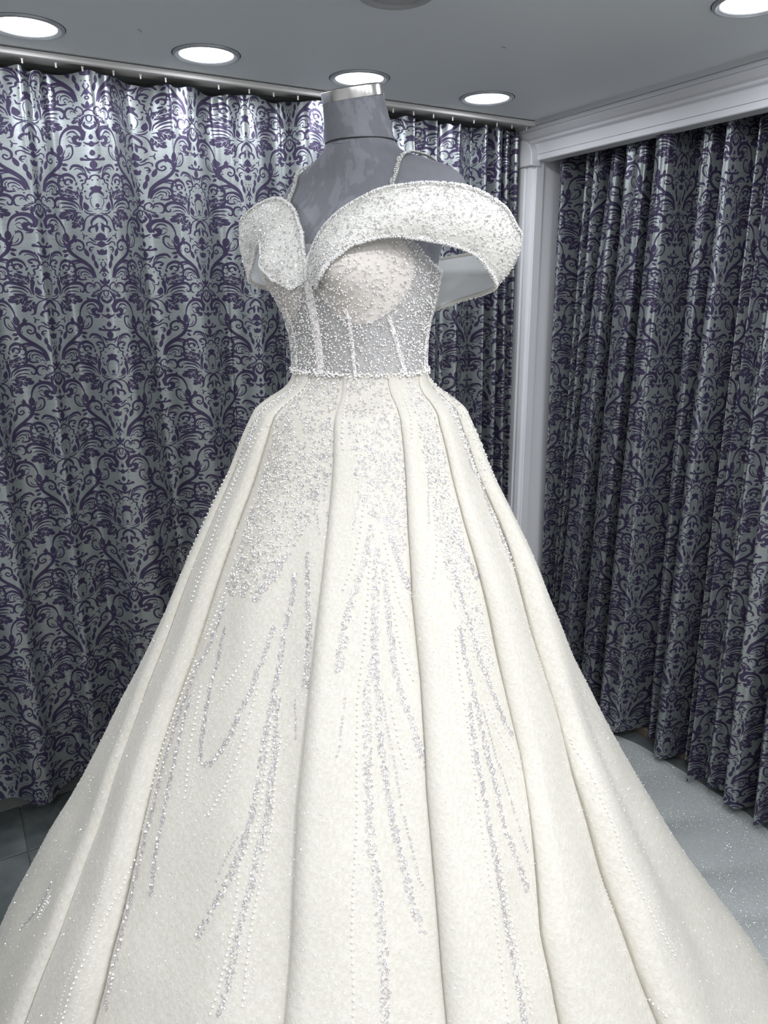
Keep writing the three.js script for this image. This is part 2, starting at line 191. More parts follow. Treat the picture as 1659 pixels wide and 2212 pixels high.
{ // hair cracks in the ceiling paint
  for (const [x, z, a, l] of [[-0.21, -0.56, 0.9, 0.02], [0.53, -0.28, 0.2, 0.016]]) { const c = new THREE.CatmullRomCurve3([V(0, 0, 0), V(l * 0.5, 0, l * 0.12), V(l, 0, -l * 0.05)]); const m = part('crack', new THREE.TubeGeometry(c, 8, 0.0005, 5), M.dark, ceiling); m.position.set(x, CEIL - 0.0002, z); m.rotation.y = a; }
}

// ---------- recessed ceiling lights ----------
const ringGeo = new THREE.LatheGeometry([[0.0605, 0.012], [0.0605, 0.001], [0.063, -0.003], [0.071, -0.0055], [0.0755, -0.004], [0.0765, -0.0005], [0.0765, 0.002], [0.064, 0.004], [0.0625, 0.012]].map((p) => new THREE.Vector2(...p)), 64);
const lensGeo = new THREE.LatheGeometry([[0.0001, -0.0016], [0.045, -0.0014], [0.0615, -0.0006], [0.0615, 0.006], [0.0001, 0.006]].map((p) => new THREE.Vector2(...p)), 48);
const seatGeo = new THREE.LatheGeometry([[0.0765, 0.0], [0.0785, -0.0004], [0.0785, 0.004], [0.0765, 0.004]].map((p) => new THREE.Vector2(...p)), 64);
M.steelSoft = std({ color: new THREE.Color().setRGB(0.6, 0.62, 0.64), roughness: 0.35, metalness: 0.4 });
function downlight(x, z, label, group, power = 1) {
  const t = thing('ceiling_downlight', label, 'light', [x, CEIL, z], 0, group);
  part('trim_ring', ringGeo, M.steelSoft, t); part('lens', lensGeo, M.lens, t); part('painted_shadow_gap', seatGeo, M.dark, t);  // the black ring paints a shadow line around the trim
  const L = new THREE.RectAreaLight(LAMP_COLOR, LAMP * power, 0.084, 0.084); L.name = 'lamp'; L.position.set(0, -0.0035, 0); L.lookAt(x, -9, z); L.rotation.set(-Math.PI / 2, 0, 0); t.add(L);
  return t;
}
downlight(-0.415, -0.655, 'round recessed ceiling downlight cut off by the left edge of the photo above the curtain', 'ceiling downlights along the curtain', 0.36);
downlight(-0.033, -0.655, 'round recessed ceiling downlight second from the left, above the curtain rail', 'ceiling downlights along the curtain', 0.36);
downlight(0.369, -0.655, 'round recessed ceiling downlight directly behind the metal neck cap of the dress form', 'ceiling downlights along the curtain', 0.36);
downlight(0.78, -0.655, 'round recessed ceiling downlight nearest the white corner post and cornice', 'ceiling downlights along the curtain', 0.36);
downlight(0.789, 0.166, 'round recessed ceiling downlight cut off by the top right corner of the photo', 'ceiling downlights along the cornice', 0.6);

const UNSEEN_DOWNLIGHTS = [[0.5, 3.0, 1.3, 'in the far row behind the viewer, nearest the right wall'], [-0.1, 3.0, 1.3, 'in the far row behind the viewer, right of its middle'], [-0.7, 3.0, 1.3, 'in the middle of the far row behind the viewer'], [-1.3, 3.0, 1.3, 'in the far row behind the viewer, left of its middle'], [-1.9, 3.0, 1.3, 'in the far row behind the viewer, nearest the left wall'], [0.39, 1.0, 0.55, 'nearest the gown on its front right side'], [-0.55, 1.05, 1.7, 'right above the viewer'], [-0.1, 1.0, 1.5, 'between the gown and the viewer'], [0.789, 0.98, 0.55, 'by the right wall beside the viewer'], [0.789, 1.8, 1, 'by the right wall behind the viewer'], [0.3, 1.9, 1, 'first to the right behind the viewer'], [-0.3, 1.9, 1, 'straight behind the viewer and right of centre'], [-0.9, 1.9, 1, 'straight behind the viewer and left of centre'], [-1.5, 1.9, 1, 'farthest left in the row behind the viewer'], [-1.7, 1.1, 1, 'at the left of the viewer'], [-1.7, 0.3, 1, 'left of the gown and out of the photo'], [-1.7, -0.655, 0.5, 'at the far left end of the curtain row'], [-0.85, -0.655, 0.5, 'just outside the left photo edge above the curtain'], [-1.25, -0.655, 0.5, 'second outside the left photo edge above the curtain']];  // out of view, placed and powered to light the gown front and room
for (const [x, z, p, w] of UNSEEN_DOWNLIGHTS) downlight(x, z, 'unseen ceiling downlight ' + w, 'unseen ceiling downlights placed to light the gown and room', p);
{ const t = thing('pale_ceiling_disc', 'pale round disc in the ceiling at the top edge of the photo', 'fitting', [0.161, CEIL, -0.13]);  // pale round shape on the ceiling, modelled as a shallow disc
  part('rim', new THREE.LatheGeometry([[0.05, 0.002], [0.05, -0.006], [0.062, -0.009], [0.07, -0.006], [0.072, 0.002]].map((p) => new THREE.Vector2(...p)), 48), M.paleDisc, t);
  part('cover', new THREE.LatheGeometry([[0.0001, -0.008], [0.04, -0.007], [0.051, -0.003], [0.051, 0.002]].map((p) => new THREE.Vector2(...p)), 48), M.paleDisc, t); }
// ---------- curtains ----------
// a hanging cloth: vt, vb = where the valleys of its folds lie along the wall at the top and at the hem
function curtainGeo({ vt, vb, top, hem, amp, place, harm = 0.18, flat = 0.05, deep = 0.006, real = 1.15, cols = 34, rows = 110, seedShift = 0 }) {
  const n = vt.length - 1, us = [], K = vt.map((_, i) => Math.sin(i * 12.9898 + seedShift) * 43758.5453 % 1);
  for (let k = 0; k < n; k++) for (let i = 0; i < cols; i++) us.push(k + i / cols); us.push(n);
  const at = (k, t) => lerp(vt[k], vb[k], t);
  const pos = (f, t) => { const k = Math.min(n - 1, Math.floor(f)), q = f - k, a = at(k, t), b = at(k + 1, t), w = Math.abs(b - a);
    const A = amp(k, t) * Math.min(1, w / 0.09) * (1 + 0.35 * Math.sin(k * 2.3 + seedShift)), s = lerp(a, b, q + 0.06 * Math.sin(2 * Math.PI * q + k + t * 2));
    const wob = harm * A * (Math.sin(4 * Math.PI * q + k * 1.7 + t * 1.5) + 0.6 * Math.sin(6 * Math.PI * q + k * 0.9 - t * 2.2));
    const gather = 0.004 * Math.exp(-t / 0.045) * Math.sin(f * 2 * Math.PI * 2.6 + k) * Math.min(1, w / 0.1);
    const seam = -0.0035 * Math.exp(-Math.pow((t - 0.033) / 0.004, 2));
    const tilt = (at(k + 1, t) - a) > 0 ? 1 : 1;
    return [s, A * sstep(Math.min(q, 1 - q) * Math.max(w, 0.03), deep, Math.min(flat, w * 0.5)) + wob + gather + seam]; };
  // cloth length along the wall, measured at mid height, gives the weave its real size
  const cum = [0]; let last = pos(0, 0.45); for (let i = 1; i < us.length; i++) { const p = pos(us[i], 0.45); cum.push(cum[i - 1] + Math.hypot(p[0] - last[0], (p[1] - last[1]) * real)); last = p; }
  const vs = range(rows).map((t) => t < 0.08 ? t : t), idx = new Map(us.map((u, i) => [u, i]));
  return sheet(us, vs, (u, t) => { const [s, d] = pos(u, t), y = lerp(top, hem, t) + (t > 0.97 ? 0.006 * Math.sin(u * 5.1 + seedShift) : 0) + (t < 0.02 ? 0.003 * Math.sin(u * 14) : 0), p = place(s, d, y, t); return [p[0], p[1], p[2], cum[idx.get(u)], y]; });
}
{
  const v = [-1.5, -1.3, -1.1, -0.9, -0.71, -0.493, -0.354, -0.149, 0.053, 0.23, 0.43, 0.6, 0.69, 0.775, 0.894, 0.949, 1.006, 1.05, 1.082];
  const wide = [0.03, 0.03, 0.03, 0.03, 0.032, 0.028, 0.034, 0.032, 0.034, 0.034, 0.034, 0.028, 0.024, 0.03, 0.05, 0.055, 0.05, 0.04];
  const g = curtainGeo({ vt: v, vb: v.map((x, i) => x + 0.018 * Math.sin(i * 1.9)), top: 1.969, hem: 0.1, amp: (k, t) => 2.0 * wide[k] * (0.75 + 0.35 * t), place: (s, d, y, t) => [s, y, -0.885 + d + 0.012 * t], flat: 0.085, deep: 0.0, harm: 0.06, real: 0.6 });
  const c = thing('damask_curtain', 'long grey satin curtain with purple damask pattern covering the back wall behind the gown', 'curtain', [0, 0, 0]);
  part('cloth', g, M.damask, c);
  const hook = mergeGeometries([box(0.0038, 0.011, 0.003, 0, 0.003, 0, 0.001), box(0.0056, 0.003, 0.004, 0, 0.007, 0, 0.001)].map((q) => q.index ? q.toNonIndexed() : q));
  for (const x of [-0.55, -0.48, -0.408, -0.337, -0.279, -0.209, -0.146, -0.085, 0.05, 0.132, 0.2, 0.27, 0.35, 0.43, 0.5, 0.57, 0.64, 0.71, 0.78, 0.86, 0.95, 1.01, 1.07]) part('curtain_hook', hook, M.white, c).position.set(x, 1.9705, -0.822);
  const r = thing('curtain_rail', 'thin white curtain rail strip under the ceiling along the back wall', 'rail', [0, 0, 0]);
  const R = [[-0.802, 1.9795], [-0.8, 1.9805], [-0.8, 1.9915], [-0.802, 1.9925], [-0.812, 1.9925], [-0.812, 1.9945], [-0.9, 1.9945], [-0.9, 1.99], [-0.815, 1.99], [-0.815, 1.9795]];
  part('profile', extrudeXY(R.map((p) => [-p[0], p[1]]), 2.9, new THREE.Matrix4().set(0, 0, 1, -1.814, 0, 1, 0, 0, -1, 0, 0, 0, 0, 0, 0, 1)), M.white, r);
  part('end_cap', box(0.003, 0.0145, 0.013, 1.0865, 1.9865, -0.807, 0.0008), M.white, r);
}
{
  const vt = [-0.81, -0.72, -0.655, -0.6, -0.525, -0.398, -0.287, -0.19, -0.108, -0.06], vb = [-0.81, -0.775, -0.745, -0.711, -0.56, -0.423, -0.262, -0.19, -0.1, -0.05];
  const g = curtainGeo({ vt, vb, top: 1.94, hem: 0.03, amp: (k, t) => -0.095 * (0.9 + 0.2 * t), place: (s, d, y, t) => [1.262 + d, y, s], seedShift: 3.1, harm: 0.03, flat: 0.034 });
  const c = thing('damask_curtain', 'grey and purple damask curtain hanging in the white framed opening right of the corner post', 'curtain', [0, 0, 0]);
  part('cloth', g, M.damaskB, c);
}
{
  const vt = [-0.055, -0.015, 0.03, 0.09, 0.17, 0.26, 0.36, 0.47, 0.6], vb = [-0.03, 0.018, 0.085, 0.18, 0.26, 0.35, 0.45, 0.56, 0.68];
  const g = curtainGeo({ vt, vb, top: 1.94, hem: 0.032, amp: (k, t) => -[0.07, 0.06, 0.07, 0.06, 0.07, 0.07, 0.07, 0.07][k] * (0.8 + 0.4 * t), place: (s, d, y, t) => [lerp(1.225, 1.185, Math.pow(t, 0.8)) + d, y, s], seedShift: 7.7, harm: 0.08, flat: 0.04 });
  const c = thing('damask_curtain', 'overlapping front damask curtain panel at the right photo edge, its hem resting over the train', 'curtain', [0, 0, 0]);
  part('cloth', g, M.damask, c);
}
// ---------- the dress form ----------
// rows: height over the waist, half width, front depth, back depth, shift to the front
const TORSO = table([[-0.22, 0.15, 0.11, 0.12, 0], [-0.1, 0.142, 0.108, 0.108, 0], [-0.04, 0.13, 0.101, 0.099, 0], [0, 0.124, 0.098, 0.095, 0], [0.046, 0.124, 0.1, 0.095, 0], [0.08, 0.129, 0.106, 0.096, 0], [0.12, 0.14, 0.113, 0.1, 0], [0.16, 0.149, 0.116, 0.106, 0], [0.2, 0.155, 0.113, 0.112, -0.002], [0.25, 0.168, 0.107, 0.112, -0.014], [0.28, 0.181, 0.097, 0.106, -0.026], [0.3, 0.188, 0.09, 0.099, -0.032], [0.318, 0.184, 0.083, 0.092, -0.036], [0.334, 0.163, 0.079, 0.083, -0.034], [0.348, 0.128, 0.074, 0.074, -0.029], [0.36, 0.092, 0.068, 0.066, -0.023], [0.37, 0.071, 0.062, 0.06, -0.018], [0.382, 0.061, 0.057, 0.056, -0.015]]);
const neckR = (t) => lerp(0.0595, 0.051, t), neckZ = (t) => lerp(-0.015, 0.004, t);
function torso0(ph, y) {
  const a = TORSO(y, 1), f = TORSO(y, 2), b = TORSO(y, 3), zc = TORSO(y, 4), s = Math.sin(ph), c = Math.cos(ph), q = c > 0 ? f : b, e = 2.15;
  const r = 1 / Math.pow(Math.pow(Math.abs(s) / a, e) + Math.pow(Math.abs(c) / q, e), 1 / e);
  let x = r * s, z = zc + r * c;
  if (c > 0) { const k = Math.min(1, c * 3); for (const m of [-1, 1]) z += k * 0.046 * Math.exp(-(((x - m * 0.077) / 0.05) ** 2) - (y < 0.18 ? ((y - 0.18) / 0.05) ** 2 : ((y - 0.18) / 0.06) ** 2)); }
  return V(x, y, z);
}
function torso(ph, y, off = 0) {
  const p = torso0(ph, y); if (!off) return p;
  const d = 0.004, n = torso0(ph + d / 0.12, y).sub(torso0(ph - d / 0.12, y)).cross(torso0(ph, y + d).sub(torso0(ph, y - d))).normalize(); if (n.x * Math.sin(ph) + n.z * Math.cos(ph) < 0) n.negate();
  return p.addScaledVector(n, off);
}
const torsoNormal = (ph, y) => torso(ph, y, 1).sub(torso0(ph, y));
const up = (p) => [p.x, p.y + WAIST, p.z];
// angle on the front (or back) of the torso whose point has that x
function phiAt(x, y, back = false) { let a = -Math.PI / 2, b = Math.PI / 2; for (let i = 0; i < 30; i++) { const m = (a + b) / 2, p = torso0(back ? Math.PI - m : m, y); p.x < x ? a = m : b = m; } const m = (a + b) / 2; return back ? Math.PI - m : m; }
{
  const t = thing('dress_form', 'grey suede dress form with a brushed steel neck cap wearing the gown', 'mannequin', [0, 0, 0], TURN);
  const ang = range(120, -Math.PI, Math.PI);
  part('torso', sheet(ang, [...range(30, -0.22, 0.24), ...range(34, 0.248, 0.382)], (a, y) => { const p = torso0(a, y); return [...up(p), a * 0.14 * 3, y * 3]; }), M.suede, t);
  const cut = (a, v) => { const r = neckR(v), z = neckZ(v); return [r * Math.sin(a), WAIST + 0.379 + v * 0.068 - v * 0.24 * (r * Math.cos(a)) + (1 - v) * 0.0, z + r * Math.cos(a)]; };
  part('neck', sheet(ang, [-0.02, 0, 0.03, 0.08, ...range(12, 0.15, 1)], (a, v) => { const k = v < 0.08 ? 1 + 0.02 * (v + 0.02) / 0.1 - 0.012 : 1.008, p = cut(a, Math.max(v, 0)); return [p[0] * k, v < 0 ? p[1] - 0.004 : p[1], p[2] * k, a * 0.05 * 5, v * 0.2 + 0.4]; }), M.suede, t);
  part('neck_seam', sheet(ang, range(10, 0, 2 * Math.PI), (a, v) => { const r = 0.0612 + 0.001 * Math.cos(v); return [r * Math.sin(a), WAIST + 0.3838 - 0.003 * Math.cos(a) + 0.001 * Math.sin(v), -0.015 + r * Math.cos(a)]; }), M.dark, t);
  const cap = new THREE.LatheGeometry([[0.0001, 0.0185], [0.046, 0.0185], [0.0512, 0.0175], [0.0525, 0.0155], [0.0525, 0.0005], [0.0518, -0.0005], [0.0001, -0.0005]].map((p) => new THREE.Vector2(...p)), 96);
  const cm = part('neck_cap', cap, M.steel, t); cm.position.set(0, WAIST + 0.447, 0.004); cm.rotation.x = 0.235;
  part('pole', new THREE.CylinderGeometry(0.016, 0.016, WAIST - 0.2, 24).translate(0, (WAIST - 0.2) / 2, 0), M.steel, t);
  part('base', new THREE.LatheGeometry([[0.0001, 0.0], [0.17, 0.0], [0.17, 0.012], [0.16, 0.018], [0.03, 0.026], [0.0001, 0.03]].map((p) => new THREE.Vector2(...p)), 48), M.steel, t);
}
// ---------- the gown ----------
const gown = thing('wedding_gown', 'ivory beaded off shoulder wedding gown with a wide skirt and train on the dress form', 'gown', [0, 0, 0], TURN);
const D = Math.PI / 180;
// radius of the skirt by depth under the waist
const SKIRT_R = table([[-0.02, 0.118], [0, 0.127], [0.03, 0.155], [0.05, 0.178], [0.105, 0.215], [0.17, 0.25], [0.24, 0.288], [0.338, 0.338], [0.459, 0.396], [0.576, 0.461], [0.7, 0.546], [0.81, 0.624], [0.861, 0.662], [0.95, 0.72], [1.05, 0.78], [1.2, 0.86], [1.323, 0.92]]);
// pleat edges: angle by depth; s = the side on which the rolled tube lies, gap = width of that tube in degrees
const PLEATS = [
  { s: -1, gap: 22, k: 0.5, t: table([[0, -40], [0.3, -29], [0.62, -22], [0.72, -18.5], [0.8, -16], [0.87, -14], [1.33, -9]], false) },
  { s: -1, gap: 18, k: 1.0, t: table([[0, -17], [0.042, -14.8], [0.105, -12.5], [0.236, -12.6], [0.42, -12.4], [0.525, -12.3], [0.59, -11], [0.733, -6.2], [0.891, -2.7], [1.33, 1]], false) },
  { s: 1, gap: 22, k: 0.7, t: table([[0, 25], [0.033, 27.4], [0.127, 29.4], [0.288, 29], [0.436, 28.4], [0.6, 28], [0.756, 29.2], [1.33, 30]], false) },
  { s: 1, gap: 15, k: 0.7, t: table([[0, 62.5], [0.042, 63], [0.076, 61.3], [0.151, 59.5], [0.231, 57], [0.329, 55.2], [0.442, 54.7], [0.584, 52.6], [0.781, 51.3], [1.33, 49]], false) },
  { s: 1, gap: 17, k: 0.85, t: table([[0, 93], [0.041, 89.5], [0.083, 85], [0.149, 83], [0.234, 80.4], [0.383, 79.6], [0.49, 78], [0.582, 76.4], [0.67, 73], [0.797, 68.6], [1.33, 63]], false) },
  { s: 1, gap: 17, k: 1.15, t: table([[0, 121], [0.043, 113], [0.1, 105], [0.179, 102], [0.258, 101], [0.393, 96.7], [0.573, 92.8], [0.651, 89.5], [0.788, 86.6], [0.919, 84.6], [1.33, 82]], false) },
  ...[140, 168, 196, 226, 256, 284].map((a, i) => ({ s: i % 2 ? -1 : 1, gap: 20, k: i ? 1 : 0.35, t: () => a })),
];
const EDGES = PLEATS.map((f) => { const a = ((f.t(0.45) + 540) % 360) - 180; return { a, f }; }).sort((p, q) => p.a - q.a);
const warp = (u, d) => { let i = 0; while (i < EDGES.length && EDGES[i].a <= u) i++; const key = (k) => k < 0 ? [-180, -180] : k >= EDGES.length ? [180, 180] : [EDGES[k].a, ((EDGES[k].f.t(d) + 540) % 360) - 180]; const [a0, b0] = key(i - 1), [a1, b1] = key(i); return lerp(b0, b1, (u - a0) / (a1 - a0)); };
function skirtAt(deg, d) { // point of the skirt at angle deg (from the front, to the wearer's left) and depth d under the waist
  const R0 = SKIRT_R(d) - 0.012 * sstep(d, 0.02, 0.2) - 0.042 * sstep(d, 0.5, 0.95) - 0.03 * sstep(d, 0.3, 0.7) * sstep(deg, 60, 110) * (1 - sstep(deg, 140, 180)) + 0.065 * sstep(d, 0.98, 1.33) * sstep(deg, 72, 105) * (1 - sstep(deg, 118, 150)); let h = 0, shift = 0; const A = 0.009 * (1 - 0.35 * sstep(d, 0.1, 0.3)) + 0.017 * sstep(d, -0.02, 0.5) + 0.008 * sstep(d, 0.3, 1.1), e = 0.008 + 0.016 * sstep(d, 0, 0.8);
  for (const f of PLEATS) {
    let q = deg - f.t(d); q = ((q + 540) % 360) - 180; const x = f.s * q * D * R0, L = f.gap * D * R0 * 1.15;
    const B = Math.min(L, 0.13); if (x > L || x < -2 * B) continue; const a = A * f.k;
    if (x < 0) h -= 0.34 * a * Math.exp(-(((x + 0.3 * e) / (0.6 * B)) ** 2)) * (1 - sstep(-x, 1.2 * B, 2 * B));
    else { const roll = x < e ? Math.sqrt(1 - (1 - x / e) ** 2) : 1; h += a * (-0.33 * (1 - roll) + roll * (x < e ? 1 : 1 - sstep(x, e, L))); shift -= f.s * a * 0.6 * Math.exp(-x / (1.1 * e)); }
  }
  const soft = 0.004 * sstep(d, 0.05, 0.5) * (Math.sin(deg * D * 11 + d * 4) + 0.7 * Math.sin(deg * D * 19 - d * 7 + 1.3)) + 0.0016 * sstep(d, 0.25, 0.8) * Math.sin(d * 31 + deg * D * 7) * Math.sin(deg * D * 5.3 + d * 9);
  const w = sstep(d, 0.0, 0.07), flat = torso0(deg * D, -Math.min(d, 0.05)), r0 = lerp(Math.hypot(flat.x, flat.z) + 0.008, R0, w), a = deg * D + shift / R0 * (0.3 + 0.7 * w); let r = r0 + (h + soft) * (0.35 + 0.65 * w); const wz = Math.cos(a + TURN); if (wz < 0) { const lim = 0.68 / Math.max(-wz, 0.01), k = 0.06; r = r < lim - 3 * k ? r : -k * Math.log(Math.exp(-r / k) + Math.exp(-lim / k)); }
  return V(r * Math.sin(a), -d, r * Math.cos(a));
}
function skirtNormal(deg, d) { const e = 0.25, a = skirtAt(deg + e, d).sub(skirtAt(deg - e, d)), b = skirtAt(deg, d - 0.002).sub(skirtAt(deg, d + 0.002)); return b.cross(a).normalize().negate(); }
{
  const stops = [-180, ...EDGES.map((e) => e.a), 180], us = []; for (let i = 0; i < stops.length - 1; i++) { const a = stops[i], b = stops[i + 1], front = b > -60 && a < 150, fine = front ? 0.13 : 0.6, coarse = front ? 0.34 : 1.4; let u = a; us.push(a + 0.0008); while (u < b - fine) { u += Math.min(u - a, b - u) < 3.2 ? fine : coarse; if (u < b - 0.05) us.push(u); } us.push(b - 0.0008); }
  const vs = [...range(40, -0.004, 0.12).slice(0, -1), ...range(110, 0.12, 0.9).slice(0, -1), ...range(44, 0.9, 1.323)];
  const run = new Map(); { let s = 0, last = null; for (const u of us) { const p = skirtAt(warp(u, 0.6), 0.6); if (last) s += p.distanceTo(last); last = p; run.set(u, s); } }
  part('skirt', sheet(us, vs, (u, d) => { const p = skirtAt(warp(u, d), d); return [...up(p), run.get(u), d * 1.15]; }, true), M.skirt, gown);
}
{ // the train: sheer glitter tulle spread over the floor beside and behind the skirt
  const edge = (a) => { const T = [[20, 0.99], [45, 1.07], [62, 1.16], [78.5, 1.181], [84.5, 1.18], [88, 1.176], [92, 1.18], [97, 1.187], [103, 1.2], [112, 1.17], [125, 1.06], [140, 0.93], [160, 0.8], [190, 0.76]]; return table(T)(a); };
  part('train', sheet(range(180, 20, 190), range(40), (w, t) => { const a = w * D, R1 = edge(w), R = lerp(0.6, R1, t), roll = 0.016 * Math.sin(w * D * 17) * Math.sin(Math.PI * t) + 0.012 * Math.sin(w * D * 7 + t * 3) * (1 - t);
    const y = 0.006 + 0.12 * Math.pow(1 - t, 3) + Math.abs(roll) * 0.8 + (t > 0.97 ? -0.002 : 0), p = V(R * Math.sin(a), y, R * Math.cos(a)).applyAxisAngle(V(0, 1, 0), -TURN); return [p.x, p.y, p.z, a * 0.9, R]; }, true), M.train, gown, { label: 'sheer blue grey glitter tulle train lying on the floor' });
}
// bodice: top edge by angle
const topEdge = (deg) => { const a = Math.abs(((deg + 540) % 360) - 180); return table([[0, 0.163], [10, 0.198], [20, 0.235], [34, 0.256], [54, 0.25], [66, 0.232], [78, 0.205], [90, 0.183], [104, 0.17], [125, 0.172], [180, 0.165]])(a); };
const bodiceAt = (deg, v, off) => torso(deg * D, lerp(-0.004, topEdge(deg), v), off);
part('bodice', sheet(range(200, -180, 180), range(60), (a, v) => { const p = bodiceAt(a, v, 0.0075); return [...up(p), a * D * 0.14, v * 0.2]; }), M.sheer, gown, { label: 'sheer beaded tulle bodice' });
for (const m of [1, -1]) part('bust_cup', sheet(range(60, 0, 360), range(22, 0.02, 1), (a, r) => { const x = 0.079 + 0.068 * r * Math.cos(a * D) * (1), y = 0.188 + (Math.sin(a * D) > 0 ? 0.062 : 0.1) * r * Math.sin(a * D), yy = Math.min(y, 0.262), p = torso(phiAt(x, yy), yy, 0.005 + 0.0006 * (1 - r)); return [m * p.x, p.y + WAIST, p.z, x, y]; }, m < 0), M.cup, gown);
const BONES = [[0, 0, 0.02, 0.163], [37, 33, 0.0065, 0.115], [78, 62, 0.007, 0.1], [102, 106, 0.007, 0.17], [-37, -33, 0.0065, 0.115], [-72, -66, 0.007, 0.14], [-102, -106, 0.007, 0.17]];
for (const [a0, a1, w, h] of BONES) part('boning', sheet(range(6, -1, 1), range(30), (u, t) => { const y = lerp(0.0, h, t), a = lerp(a0, a1, t) * D + u * w / 2 / 0.12, p = torso(a, y, 0.0082 + 0.0012 * (1 - u * u)); return up(p); }), M.boning, gown);
part('modesty_panel', sheet(range(14, -1, 1), range(14), (u, t) => { const y = lerp(0.15, 0.212, t), p = torso(phiAt(u * lerp(0.006, 0.034, t), y), y, 0.003); return [p.x, p.y + WAIST, p.z + 0.006 * (1 - u * u) * t]; }), M.mesh, gown, { label: 'plain grey mesh insert at the bottom of the neckline' });
// off shoulder bands: upper and lower edge of each, from the neckline point round the arm to the back
const BANDS = [
  { m: 1, U: [[0.0, 0.158, 0.124], [0.004, 0.187, 0.125], [0.018, 0.208, 0.13], [0.043, 0.234, 0.132], [0.074, 0.256, 0.128], [0.107, 0.272, 0.119], [0.137, 0.284, 0.107], [0.165, 0.288, 0.094], [0.197, 0.291, 0.076], [0.228, 0.289, 0.055], [0.248, 0.285, 0.037], [0.272, 0.272, 0.011], [0.284, 0.256, -0.018], [0.287, 0.234, -0.044], [0.275, 0.22, -0.085], [0.235, 0.209, -0.118], [0.173, 0.202, -0.126], [0.09, 0.192, -0.112]],
    L: [[0.03, 0.14, 0.14], [0.043, 0.148, 0.15], [0.054, 0.157, 0.158], [0.064, 0.168, 0.162], [0.075, 0.18, 0.161], [0.09, 0.191, 0.158], [0.112, 0.207, 0.146], [0.131, 0.214, 0.131], [0.154, 0.22, 0.111], [0.184, 0.217, 0.083], [0.207, 0.212, 0.061], [0.229, 0.205, 0.034], [0.245, 0.193, 0.003], [0.251, 0.17, -0.03], [0.244, 0.147, -0.065], [0.205, 0.136, -0.1], [0.15, 0.124, -0.114], [0.09, 0.104, -0.106]] },
  { m: -1, U: [[0.0, 0.158, 0.124], [-0.001, 0.178, 0.131], [-0.004, 0.203, 0.133], [-0.014, 0.222, 0.124], [-0.03, 0.242, 0.11], [-0.055, 0.263, 0.094], [-0.085, 0.281, 0.077], [-0.115, 0.292, 0.064], [-0.145, 0.298, 0.054], [-0.18, 0.295, 0.047], [-0.225, 0.283, 0.042], [-0.255, 0.269, 0.036], [-0.272, 0.257, 0.018], [-0.28, 0.24, -0.012], [-0.275, 0.222, -0.06], [-0.245, 0.209, -0.105], [-0.173, 0.202, -0.124], [-0.09, 0.192, -0.112]],
    L: [[-0.03, 0.14, 0.14], [-0.042, 0.148, 0.15], [-0.053, 0.157, 0.156], [-0.063, 0.168, 0.158], [-0.075, 0.178, 0.154], [-0.095, 0.195, 0.138], [-0.118, 0.211, 0.117], [-0.135, 0.22, 0.101], [-0.15, 0.226, 0.088], [-0.185, 0.222, 0.064], [-0.21, 0.213, 0.046], [-0.228, 0.196, 0.037], [-0.24, 0.178, 0.036], [-0.249, 0.163, 0.028], [-0.25, 0.149, -0.01], [-0.222, 0.138, -0.075], [-0.15, 0.124, -0.114], [-0.09, 0.104, -0.106]] },
];
const bandAt = (B, s, t, off = 0) => { // s along the band, t from the lower (0) to the upper edge (1)
  B.cu ??= new THREE.CatmullRomCurve3(B.U.map((p) => V(...p)), false, 'centripetal'); B.cl ??= new THREE.CatmullRomCurve3(B.L.map((p) => V(...p)), false, 'centripetal');
  const raw = (s, t) => { const k = clamp(s, 0, 1), a = B.cl.getPoint(k), b = B.cu.getPoint(k), p = a.clone().lerp(b, t), c = V(B.m * 0.15 * sstep(k, 0, 0.25), p.y, 0), o = p.clone().sub(c).setY(0).normalize(); p.addScaledVector(o, 0.011 * 4 * t * (1 - t) * sstep(k, 0.03, 0.3) * (1 - sstep(k, 0.9, 1)));
    if (k < 0.42 && p.z > 0 && p.y < 0.27) { const f = torso(phiAt(p.x, p.y), p.y, lerp(0.0079, 0.0125, sstep(k, 0.04, 0.2))); if (p.z < f.z) p.z = lerp(f.z, p.z, sstep(k, 0.3, 0.42)); } return p; };
  const p = raw(s, t); if (!off) return p;
  const e = 0.004, n = raw(s + e, t).sub(raw(s - e, t)).cross(raw(s, Math.min(1, t + 0.04)).sub(raw(s, Math.max(0, t - 0.04)))).normalize(), c = V(B.m * 0.15 * sstep(s, 0, 0.25), p.y, 0); if (n.dot(p.clone().sub(c).setY(0)) < 0) n.negate();
  return p.addScaledVector(n, off);
};
for (const B of BANDS) {
  const sl = part('off_shoulder_sleeve', sheet(range(150), range(22), (s, t) => { const p = bandAt(B, s, t, 0.002 * (1 - (2 * t - 1) ** 4) + 0.0001); return [...up(p), s * 0.7, t * 0.1]; }, B.m < 0), M.band, gown);
  part('lining', sheet(range(150), range(16), (s, t) => up(bandAt(B, s, t, -0.0022)), B.m > 0), M.lining, sl, { label: 'smooth pale satin lining of the sleeve' });
  for (const t of [0, 1]) { const c = new THREE.CatmullRomCurve3(range(90, t ? 0 : 0.14, 1).map((s) => { const p = bandAt(B, s, t, 0.0001); return V(...up(p)); })); part('edge_trim', new THREE.TubeGeometry(c, 180, 0.0034, 10), M.band, sl); }
}
